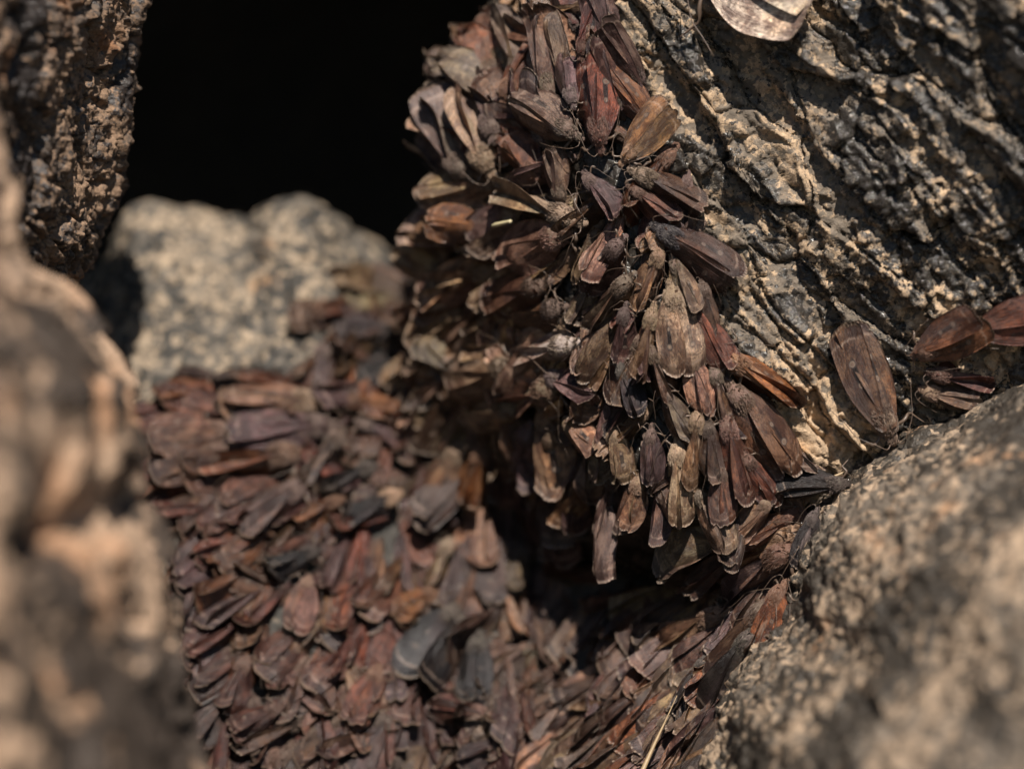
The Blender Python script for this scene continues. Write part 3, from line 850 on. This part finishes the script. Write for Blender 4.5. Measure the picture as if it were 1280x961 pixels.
# ------------------------------------------------------------------ the moths one can name
# head x, y; tail x, y; tint; style; lift of the tail; spread; label
H = [
    (750, 176, 738, 62, 'maroon', 'tent', .55, .06, 'maroon moth with tail up and black bar between pale wing marks', dict(width=0.78, mark=1.0)),
    (783, 198, 836, 132, 'golden', 'flat', .45, .22, 'golden brown moth with pale furry thorax resting against the wall crack', dict(thorax='tan')),
    (728, 66, 742, -8, 'maroon', 'tent', .5, 0, 'maroon moth whose tail reaches the top of the photo beside the wall', {}),
    (718, 168, 640, 122, 'grey', 'flat', .7, .1, 'grey brown moth with pale squared wing margins left of the maroon barred moth', {}),
    (634, 122, 668, 46, 'rust', 'flat', .5, .0, 'rust brown moth with rounded tail at the upper edge of the colony', {}),
    (716, 128, 702, 72, 'lilac', 'shell', .4, .1, 'lilac grey moth wedged left of the maroon barred moth', {}),
    (668, 218, 630, 178, 'rust', 'shell', .6, .1, 'small rust brown moth below the grey moth with squared margins', {}),
    (702, 248, 690, 182, 'grey', 'flat', .6, .0, 'grey brown moth with pale ragged upturned tail above the buff twig-like moth', {}),
    (718, 274, 618, 232, 'pale', 'narrow', .5, -.05, 'long narrow pale buff moth lying like a twig', {}),
    (610, 208, 557, 106, 'tan', 'narrow', .6, 0, 'tall tan moth with orange rim beside the black hollow', {}),
    (582, 216, 527, 118, 'grey', 'narrow', .6, 0, 'tall grey moth on the very edge of the black hollow', {}),
    (616, 168, 598, 84, 'purple', 'tent', .4, 0, 'purplish brown moth in shade between tan and rust moths', {}),
    (604, 282, 532, 276, 'orange', 'flat', .6, .1, 'orange brown moth jutting into the black hollow', {}),
    (645, 266, 588, 304, 'grey', 'flat', .7, .2, 'flat grey brown moth under the small cream scrap', {}),
    (706, 292, 624, 326, 'pink', 'flat', .9, 0, 'pale pinkish moth just below the cream scrap', {}),
    (735, 222, 772, 276, 'purple', 'shell', .4, .05, 'domed purplish brown moth below the golden brown moth', {}),
    (798, 218, 882, 262, 'dark', 'tent', .45, .1, 'dark brown moth above the slate-shouldered moth', dict(thorax='grey')),
    (792, 238, 834, 268, 'red', 'shell', .35, .05, 'small ridged reddish moth squeezed above the slate-shouldered moth', {}),
    (828, 290, 922, 350, 'dark', 'tent', .6, .12, 'large dark brown moth with slate grey shoulders', dict(thorax='slate', mark=0.7)),
    (776, 304, 726, 366, 'purple', 'shell', .5, 0, 'glossy purplish moth curled beside the centre crevice', {}),
    (786, 350, 730, 412, 'grey', 'shell', .5, -.05, 'narrow grey brown moth below the glossy purplish moth', {}),
    (782, 388, 772, 440, 'purple', 'shell', .4, 0, 'little round purplish moth hanging below the narrow grey one', {}),
    (824, 316, 800, 386, 'tan', 'narrow', .5, 0, 'folded tan moth just below the slate-shouldered moth', {}),
    (842, 328, 868, 388, 'grey', 'flat', .6, .05, 'grey brown moth with ragged square tail beneath the slate-shouldered moth', {}),
    (878, 358, 888, 424, 'dark', 'flat', .4, 0, 'small dark brown moth poking below the ragged square tail', {}),
    (872, 394, 912, 462, 'maroon', 'flat', .5, .1, 'maroon moth with pale fringed tail above the striped orange moth', {}),
    (840, 366, 860, 474, 'pale', 'flat', .6, .12, 'large pale buff moth with ringed marks in the middle of the hanging rows', {}),
    (816, 390, 798, 474, 'tan', 'narrow', .6, 0, 'folded tan moth left of the large pale buff moth', {}),
    (814, 438, 838, 506, 'brown', 'narrow', .5, 0, 'plain mid brown moth below the folded tan moth', {}),
    (864, 446, 886, 518, 'pink', 'flat', .5, .05, 'pinkish brown moth with blunt tail below the large pale buff moth', {}),
    (892, 464, 908, 516, 'grey', 'narrow', .4, 0, 'thin grey brown moth beside the pinkish blunt-tailed moth', {}),
    (912, 448, 1000, 508, 'orange', 'narrow', .5, 0, 'striped orange brown moth pointing onto bare tan rock', {}),
    (918, 490, 992, 592, 'brown', 'flat', .55, .04, 'large mottled brown moth with pale spot beside the tan rock patch', dict(mark=0.8, width=0.85)),
    (776, 458, 792, 518, 'slate', 'shell', .5, 0, 'slate grey shell-like moth above the dark gap', {}),
    (832, 492, 858, 548, 'grey', 'shell', .5, 0, 'curled grey brown moth below the plain mid brown moth', {}),
    (872, 520, 862, 608, 'tan', 'narrow', .6, 0, 'slim upright tan moth in the hanging rows', {}),
    (848, 560, 846, 656, 'pale', 'narrow', .7, 0, 'long pale buff moth hanging lowest in the colony overhang', {}),
    (884, 530, 896, 604, 'dark', 'flat', .5, -.05, 'wedge-shaped dark brown moth right of the slim upright tan moth', {}),
    (908, 526, 930, 628, 'red', 'tent', .6, 0, 'reddish brown moth with pale ridge right of the dark wedge', {}),
    (932, 572, 966, 622, 'maroon', 'flat', .5, .05, 'small deep maroon moth below the large mottled brown moth', {}),
    (1050, 604, 968, 612, 'black', 'tent', .6, .05, 'blackish moth lying sideways where boulder meets wall', {}),
    (900, 588, 906, 652, 'brown', 'flat', .5, 0, 'mid brown moth with square ragged tail above the shaded cleft', {}),
    (815, 540, 814, 600, 'purple', 'flat', .5, 0, 'purplish brown moth left of the slim upright tan moth', {}),
    (960, 625, 922, 668, 'tan', 'flat', .4, 0, 'pale tan moth at the mouth of the shaded cleft', {}),
    (892, -38, 1038, 16, 'cream', 'plain', .9, -.02, 'cream white moth alone at the top of the dark wall', dict(roll=-0.12, width=1.75)),
    (1110, 536, 1060, 412, 'brown', 'plain', .35, -.03, 'brown moth with four pale spots lying head down on bare wall', dict(thorax='grey', mark=1.0, width=0.86)),
    (1152, 440, 1228, 398, 'rust', 'plain', .45, .12, 'rust brown moth with pinkish thorax beside the wall cleft', dict(thorax='pink')),
    (1222, 412, 1312, 392, 'maroon', 'plain', .5, .1, 'dark maroon moth partly behind the rust moth by the boulder', {}),
    (1168, 466, 1246, 480, 'red', 'narrow', .3, -.05, 'slender reddish moth squeezed under the rust moth on the wall', {}),
    (1158, 488, 1200, 500, 'grey', 'shell', .2, 0, 'small grey moth with pale head under the slender reddish moth', dict(thorax='pale')),
    (992, 664, 896, 712, 'tan', 'flat', .6, .05, 'tan moth with bent wing at the top of the boulder strip', {}),
    (988, 690, 886, 764, 'lilac', 'narrow', .6, 0, 'long lilac grey moth on the boulder strip', dict(thorax='brown')),
    (978, 738, 932, 822, 'rust', 'tent', .5, 0, 'rust red moth on the boulder rim', {}),
    (962, 760, 886, 850, 'dark', 'tent', .5, 0, 'dark brown moth left of the rust red moth on the boulder rim', {}),
    (902, 768, 816, 814, 'tan', 'tent', .5, 0, 'tan striped moth left of the lilac grey moth on the boulder strip', {}),
    (884, 826, 838, 892, 'slate', 'shell', .5, .1, 'slate grey moth with round hollow in its curled wing', {}),
    (945, 795, 872, 892, 'black', 'tent', .4, 0, 'blackish moth on the boulder rim below the rust red moth', {}),
    (838, 898, 800, 946, 'grey', 'shell', .4, .05, 'domed greenish grey moth near the dry straw', {}),
    (988, 640, 936, 676, 'rust', 'flat', .4, 0, 'small rust brown moth in the corner between wall and boulder', {}),
    (1020, 644, 992, 704, 'slate', 'narrow', .4, 0, 'slate grey moth pressed against the boulder corner', {}),
    (394, 506, 276, 503, 'tan', 'flat', .5, .05, 'large tan moth with rounded tail under the pale granite crest', {}),
    (406, 534, 284, 546, 'purple', 'flat', .5, 0, 'purplish moth directly below the large tan round-tailed moth', {}),
    (284, 540, 186, 544, 'pink', 'flat', .6, .1, 'pinkish moth with pale wavy margin at the edge of the slope', {}),
    (278, 564, 190, 594, 'brown', 'flat', .5, .05, 'mid brown moth with pale rim under the pinkish wavy-margined moth', {}),
    (366, 568, 240, 588, 'rust', 'narrow', .5, 0, 'long rust brown moth below the purplish moth on the slope', {}),
    (436, 500, 484, 510, 'orange', 'flat', .5, .05, 'square orange tan moth right of the large tan round-tailed moth', {}),
    (402, 438, 398, 496, 'lilac', 'shell', .5, 0, 'lilac grey moth on the carpet edge below pale granite', {}),
    (452, 530, 496, 556, 'lilac', 'shell', .4, 0, 'small lilac grey moth below the square orange tan moth', {}),
    (576, 560, 526, 638, 'tan', 'flat', .6, 0, 'upright tan moth in the middle of the valley', {}),
    (602, 560, 586, 638, 'orange', 'narrow', .6, .02, 'orange brown moth right of the upright tan moth', {}),
    (422, 544, 378, 606, 'dark', 'narrow', .5, 0, 'dark brown slanting moth right of the long rust moth', {}),
    (372, 610, 300, 670, 'purple', 'tent', .5, 0, 'large purplish slanting moth on the slope', {}),
    (422, 626, 364, 652, 'orange', 'shell', .4, 0, 'orange tan moth right of the large purplish slanting moth', {}),
    (462, 584, 400, 612, 'slate', 'narrow', .4, 0, 'slate grey slanting moth above the orange tan one', {}),
    (492, 620, 424, 652, 'slate', 'shell', .4, 0, 'slate moth with whitish thorax beside the orange tan one', dict(thorax='pale')),
    (392, 690, 332, 708, 'slate', 'shell', .6, .1, 'slate grey cupped moth on the lower carpet', {}),
    (538, 742, 494, 776, 'orange', 'flat', .5, .05, 'bright orange brown moth above the big slate wings', {}),
    (384, 728, 366, 788, 'pink', 'flat', .6, .05, 'pale pinkish moth in the middle of the lower carpet', {}),
    (530, 438, 508, 502, 'maroon', 'tent', .4, 0, 'maroon moth in the shade right of the pale granite', {}),
    (486, 418, 424, 398, 'slate', 'flat', .5, .1, 'slate moth overlapping the pale granite', {}),
    (500, 448, 450, 470, 'slate', 'flat', .4, .05, 'dark slate moth below the one overlapping the pale granite', {}),
    (520, 368, 462, 340, 'grey', 'flat', .5, .1, 'grey brown moth where pale granite meets the black hollow', {}),
    (566, 768, 506, 866, 'slate', 'flat', .6, .15, 'largest slate grey moth with spread wings on the lower carpet', {}),
    (600, 800, 586, 880, 'slate', 'flat', .5, .05, 'slate grey moth right of the largest slate one', {}),
    (346, 886, 290, 914, 'red', 'shell', .6, .1, 'reddish brown moth with buff rim near the near boulder', {}),
    (306, 828, 284, 876, 'red', 'shell', .5, .05, 'reddish brown moth with lilac rim beside the near boulder', {}),
    (606, 892, 534, 880, 'red', 'shell', .5, .05, 'reddish brown moth below the largest slate moth', {}),
    (470, 840, 440, 905, 'rust', 'flat', .5, .0, 'upright rust brown moth left of the largest slate moth', {}),
    (716, 430, 640, 446, 'cream', 'shell', .6, .05, 'cream grey domed moth beside the deep crevice', {}),
    (690, 470, 742, 502, 'lilac', 'shell', .5, .05, 'lilac crescent-shaped moth below the cream domed moth', {}),
    (640, 458, 564, 476, 'pale', 'flat', .6, .05, 'pale buff moth left of the cream domed moth', {}),
    (644, 508, 582, 528, 'pale', 'flat', .6, 0, 'pale buff moth above the upright tan moth', {}),
    (694, 484, 616, 520, 'tan', 'narrow', .7, 0, 'tan folded moth above the black crevice gap', {}),
    (662, 536, 650, 592, 'lilac', 'flat', .5, .05, 'lilac moth under the black crevice gap', {}),
    (690, 544, 682, 594, 'tan', 'narrow', .5, 0, 'tan moth under the black crevice gap', {}),
    (712, 528, 742, 562, 'tan', 'flat', .5, .05, 'tan moth with bent tail right of the black crevice gap', {}),
    (766, 536, 772, 598, 'pale', 'shell', .5, .1, 'pale buff cupped moth in the hanging rows', {}),
    (800, 600, 786, 646, 'tan', 'shell', .5, .05, 'tan cupped moth near the lower lip of the overhang', {}),
    (680, 355, 610, 385, 'brown', 'flat', .6, .05, 'mid brown moth below the pale pinkish moth', {}),
    (700, 385, 640, 400, 'dark', 'tent', .6, .05, 'dark brown moth above the cream domed moth', {}),
    (650, 690, 640, 740, 'grey', 'flat', .5, 0, 'grey brown moth deep in the valley', {}),
    (560, 680, 540, 725, 'pale', 'narrow', .5, 0, 'small pale buff moth above the bright orange brown moth', {}),
]
GROUP = 'moths of the colony in the crevice'
HEADS = []           # what is placed: (x, y, z) of thorax, for spacing
NAMED = []
ON_ROCK = {'cream white', 'brown moth with four', 'rust brown moth with pinkish', 'dark maroon moth partly', 'slender reddish', 'small grey moth with pale head'}
for hx, hy, tx, ty, tint, style, lift, spread, label, kw in H:
    rocky = any(label.startswith(k) for k in ON_ROCK)
    a = hit(hx, hy, HARD if rocky else SOFT)
    b = hit(tx, ty, HARD if rocky else SOFT)
    if not a:
        continue
    n = soft_normal((hx + tx) / 2, (hy + ty) / 2)
    n = (n + Vector((0, -0.45, 0))).normalized()
    hp = at(hx, hy, (a[0] + n * (0.16 if rocky else 0.42)).y)
    if b and (b[0] - a[0]).length < 3.6:
        tp = at(tx, ty, (b[0] + n * (lift + (0.0 if rocky else 0.12))).y)
    else:
        tp = at(tx, ty, a[0].y - 0.3)
    if rocky:
        out = 0.0
        for k in range(9):
            for dx in (-14, 0, 14):
                g = hit(hx + (tx - hx) * k / 8 + dx, hy + (ty - hy) * k / 8, HARD)
                if g:
                    out = max(out, (g[0] - (hp + (tp - hp) * k / 8)).dot(n) + 0.04)
        hp, tp = at(hx, hy, hp.y - out * 0.8), at(tx, ty, tp.y - out * 0.8)
    ax = tp - hp
    ln = max(1.35, min(2.75, ax.length))
    tp = hp + ax.normalized() * ln
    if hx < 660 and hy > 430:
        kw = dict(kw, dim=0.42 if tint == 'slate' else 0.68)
    if 'width' not in kw and hx > 715 and not rocky:
        kw = dict(kw, width=0.84)
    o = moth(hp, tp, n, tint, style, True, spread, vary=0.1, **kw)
    tag(o, label, 'moth', GROUP)
    HEADS.append((hp.copy(), (tp - hp).normalized()))
    NAMED.append((label, hx * .5 + tx * .5, hy * .5 + ty * .5))

# ------------------------------------------------------------------ the rest of the carpet
FLOW = [(740, 80, 0, -1), (640, 110, -.4, -1), (550, 150, -.5, -1), (580, 240, -1, .1), (660, 310, -.9, .4), (600, 400, -1, .2), (680, 440, -.8, .5), (640, 550, -.3, 1), (830, 500, 0, 1), (870, 560, .2, 1),
        (950, 540, .7, .7), (780, 600, -.2, 1), (300, 500, -1, 0), (320, 600, -.8, .5), (470, 470, -.5, .5), (550, 600, -.5, 1), (350, 800, -.3, 1), (500, 850, 0, 1), (620, 760, .1, 1), (700, 850, -1, .4),
        (850, 750, -.9, .5), (880, 870, -.6, .8), (780, 330, -.4, 1), (740, 640, -.3, 1)]
PAL = [(620, 140, ('grey', 'rust', 'purple', 'brown', 'tan')), (620, 380, ('tan', 'tan', 'pale', 'tan', 'grey', 'pale')), (820, 420, ('brown', 'tan', 'grey', 'purple', 'pink')), (870, 570, ('brown', 'grey', 'dark', 'tan', 'purple')),
       (300, 600, ('rust', 'red', 'red', 'purple', 'brown')), (450, 500, ('purple', 'maroon', 'dark', 'rust', 'brown')), (600, 640, ('brown', 'purple', 'grey', 'tan', 'lilac')), (400, 830, ('red', 'rust', 'purple', 'maroon', 'red', 'pink', 'brown')),
       (600, 850, ('purple', 'red', 'dark', 'brown', 'grey')), (700, 800, ('brown', 'grey', 'purple', 'dark', 'brown')), (820, 850, ('dark', 'brown', 'purple', 'tan', 'rust', 'grey')), (480, 720, ('red', 'purple', 'brown', 'maroon'))]
frng = random.Random(99)
def flow(px, py):
    fx = fy = 0
    for x, y, dx, dy in FLOW:
        w_ = 1 / (((px - x) ** 2 + (py - y) ** 2) + 900)
        m = math.hypot(dx, dy)
        fx += w_ * dx / m
        fy += w_ * dy / m
    return math.atan2(fy, fx)

def inside(x, y, pad):
    ins, dmin = False, 1e9
    m = len(CARPET)
    for i in range(m):
        ax_, ay_ = CARPET[i]
        bx_, by_ = CARPET[(i + 1) % m]
        ex, ey = bx_ - ax_, by_ - ay_
        u_ = max(0, min(1, ((x - ax_) * ex + (y - ay_) * ey) / (ex * ex + ey * ey)))
        dmin = min(dmin, math.hypot(x - ax_ - u_ * ex, y - ay_ - u_ * ey))
        if ay_ != by_ and (ay_ > y) != (by_ > y) and x < ex * (y - ay_) / ey + ax_:
            ins = not ins
    return (-dmin if ins else dmin) < pad

FILL = []
for _ in range(20000):
    if len(FILL) >= 600:
        break
    px, py = frng.uniform(165, 1040), frng.uniform(-10, 985)
    if not inside(px, py, -4):
        continue
    a = hit(px, py, SOFT)
    if not a or a[0].y > 11 or (a[2] == 0 and py > 625 and px < 900):
        continue
    ang = flow(px, py) + frng.gauss(0, 0.45)
    n = soft_normal(px, py)
    p = a[0] - n * 0.18
    if not inside(px + 70 * math.cos(ang), py + 70 * math.sin(ang), frng.uniform(-6, 40) if px < 520 else 12):
        continue
    ra = at(px + 14 * math.cos(ang), py + 14 * math.sin(ang), a[0].y) - a[0]
    t = ra - n * ra.dot(n)
    if t.length < 1e-4:
        continue
    t.normalize()
    side = n.cross(t)
    tight = 0.66 if (px > 650 and py > 700) else (0.8 if px < 640 else 1.0)
    ok = True
    for q_, qt in HEADS:
        e = q_ - p
        if (e.dot(t) / (0.86 * tight)) ** 2 + (e.dot(side) / (0.52 * tight)) ** 2 + (e.dot(n) / 1.2) ** 2 < 1:
            ok = False
            break
    if not ok:
        continue
    HEADS.append((p, t))
    FILL.append((p, t, n, px, py))

DIRS = ['to the right of', 'below and right of', 'directly below', 'below and left of', 'to the left of', 'above and left of', 'directly above', 'above and right of']
STOP = set('with below above left right beside under beneath between in on at where whose near lying hanging resting pointing jutting squeezed pressed wedged poking directly just overlapping alone partly deep by against into like'.split())
def prefixes(lb):
    """The phrases a label can be cut to without breaking off in mid-phrase."""
    w_ = lb.split()
    return [' '.join(w_[:i]) for i in range(2, len(w_)) if w_[i] in STOP and w_[i - 1] not in STOP and 'moth' in w_[:i]] + [lb]
SHORT = {}
for lb, _, _ in NAMED:
    for pf in prefixes(lb):
        if sum(1 for l2, _, _ in NAMED if l2.startswith(pf + ' ') or l2 == pf) == 1:
            SHORT[lb] = pf
            break
used = set(lb for lb, _, _ in NAMED)
FILL.sort(key=lambda e: (e[4] > 990) + (e[3] > 655 and e[4] > 690 and frng.random() < 0.6) + frng.random() * 0.01 + 0.05 * e[0].y)
CROWD = []
for p, t, n, px, py in FILL:
    pal = sorted(PAL, key=lambda e: (e[0] - px) ** 2 + (e[1] - py) ** 2)[0][2]
    tint = frng.choice(pal)
    style = frng.choice(('flat', 'flat', 'tent', 'shell', 'shell', 'narrow'))
    edge_on = px > 650 and py > 700
    if edge_on:
        style = frng.choice(('narrow', 'narrow', 'tent'))
    hang = 1.0 if (px > 700 and py < 720) else 0.0
    lift = math.radians(frng.uniform(9, 20) + 3 * hang)
    ax = (t * math.cos(lift) + n * math.sin(lift)).normalized()
    ln = frng.uniform(1.6, 2.3) * (1 - 0.12 * hang)
    if len(NAMED) + sum(1 for o_ in used) - len(NAMED) >= 312:
        CROWD.append((p, ax, n, tint, style))
        continue
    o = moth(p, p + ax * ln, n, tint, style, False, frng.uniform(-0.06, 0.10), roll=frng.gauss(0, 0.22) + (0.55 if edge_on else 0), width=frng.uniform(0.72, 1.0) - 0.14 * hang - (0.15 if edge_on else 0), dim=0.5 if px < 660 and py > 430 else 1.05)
    mx, my = px + 25 * t.x, py - 25 * t.z
    done = False
    near = sorted(NAMED, key=lambda e: (e[1] - mx) ** 2 + (e[2] - my) ** 2)
    for adj in ('', 'partly hidden ', 'tucked-in '):
        for lb, x, y in near[:9]:
            k = int(round(math.atan2(my - y, mx - x) / (math.pi / 4))) % 8
            first = f'{adj}{WORD[tint]} moth {DIRS[k]} the {SHORT[lb]}'
            if first not in used and len(first.replace('-', ' ').split()) <= 16:
                done = True
                break
        if done:
            break
    used.add(first)
    tag(o, first, 'moth', GROUP)

# the moths past counting, hidden deep between the others, as one mass
V_, F_, U_, C_ = [], [], [], []
for p, ax, n, tint, style in CROWD:
    z = (n - ax * n.dot(ax)).normalized()
    R = Matrix.Translation(p) @ Matrix((ax, z.cross(ax), z)).transposed().to_4x4() @ Matrix.Rotation(frng.gauss(0, 0.22), 4, 'X') @ Matrix.Diagonal((0.92, 0.8, 0.92, 1))
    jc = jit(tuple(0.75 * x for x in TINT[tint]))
    for sd in (1, -1):
        me = frng.choice(WINGS[style, sd])
        b0 = sum(len(v) for v in V_)
        co = np.empty(len(me.vertices) * 3, np.float32)
        me.vertices.foreach_get('co', co)
        M4 = np.array(R)
        V_.append(co.reshape(-1, 3) @ M4[:3, :3].T + M4[:3, 3])
        F_ += [tuple(v + b0 for v in f.vertices) for f in me.polygons]
        NVV = len(me.vertices) // 2
        uvs = [(i // 14 / 22, i % 14 / 13) for i in range(NVV)]
        U_ += uvs + uvs
        C_ += [tuple(jit(jc, 0.1)) + (frng.random(),)] * len(me.vertices)
if V_:
    me = mesh_from('moth_crowd', np.concatenate(V_), F_, M_CROWD, True, U_)
    ca = me.color_attributes.new('tint', 'FLOAT_COLOR', 'POINT')
    ca.data.foreach_set('color', np.array(C_, np.float32).reshape(-1))
    o = bpy.data.objects.new('moth_crowd', me)
    COL.objects.link(o)
    tag(o, 'crowded brown moth wings filling the gaps deep in the colony', kind='stuff')
print('fill', len(FILL), 'crowd', len(CROWD))

# ------------------------------------------------------------------ small things
a = hit(845, 915, SOFT)
def rod(name, pix, r0, r1, lift, mat, label, cat):
    pts = []
    for x, y in pix:
        g = hit(x, y, SOFT)
        pts.append(g[0] + soft_normal(x, y) * lift)
    c = pts[0]
    P_ = spline(np.array([tuple(q_ - c) for q_ in pts]), 18, 0)
    me = tube_mesh(name, P_, np.concatenate((np.linspace(r0 * .6, r0, 5), np.linspace(r0, r1, 13))), mat, 8)
    o = bpy.data.objects.new(name, me)
    o.location = c
    COL.objects.link(o)
    tag(o, label, cat)
rod('dry_straw', [(868, 882), (854, 912), (838, 945), (820, 985)], 0.015, 0.07, 0.6, M_STRAW, 'dry yellowish straw lying across the moths at the bottom', 'straw')
rod('dry_straw', [(1060, 590), (1045, 596), (1028, 604)], 0.03, 0.04, 0.25, M_STRAW, 'short dry stalk on the tan rock above the blackish moth', 'straw')
rod('pale_scrap', [(650, 277), (661, 275), (673, 272)], 0.06, 0.05, 0.95, M_EGG, 'small cream scrap lying on the grey brown moths', 'scrap')
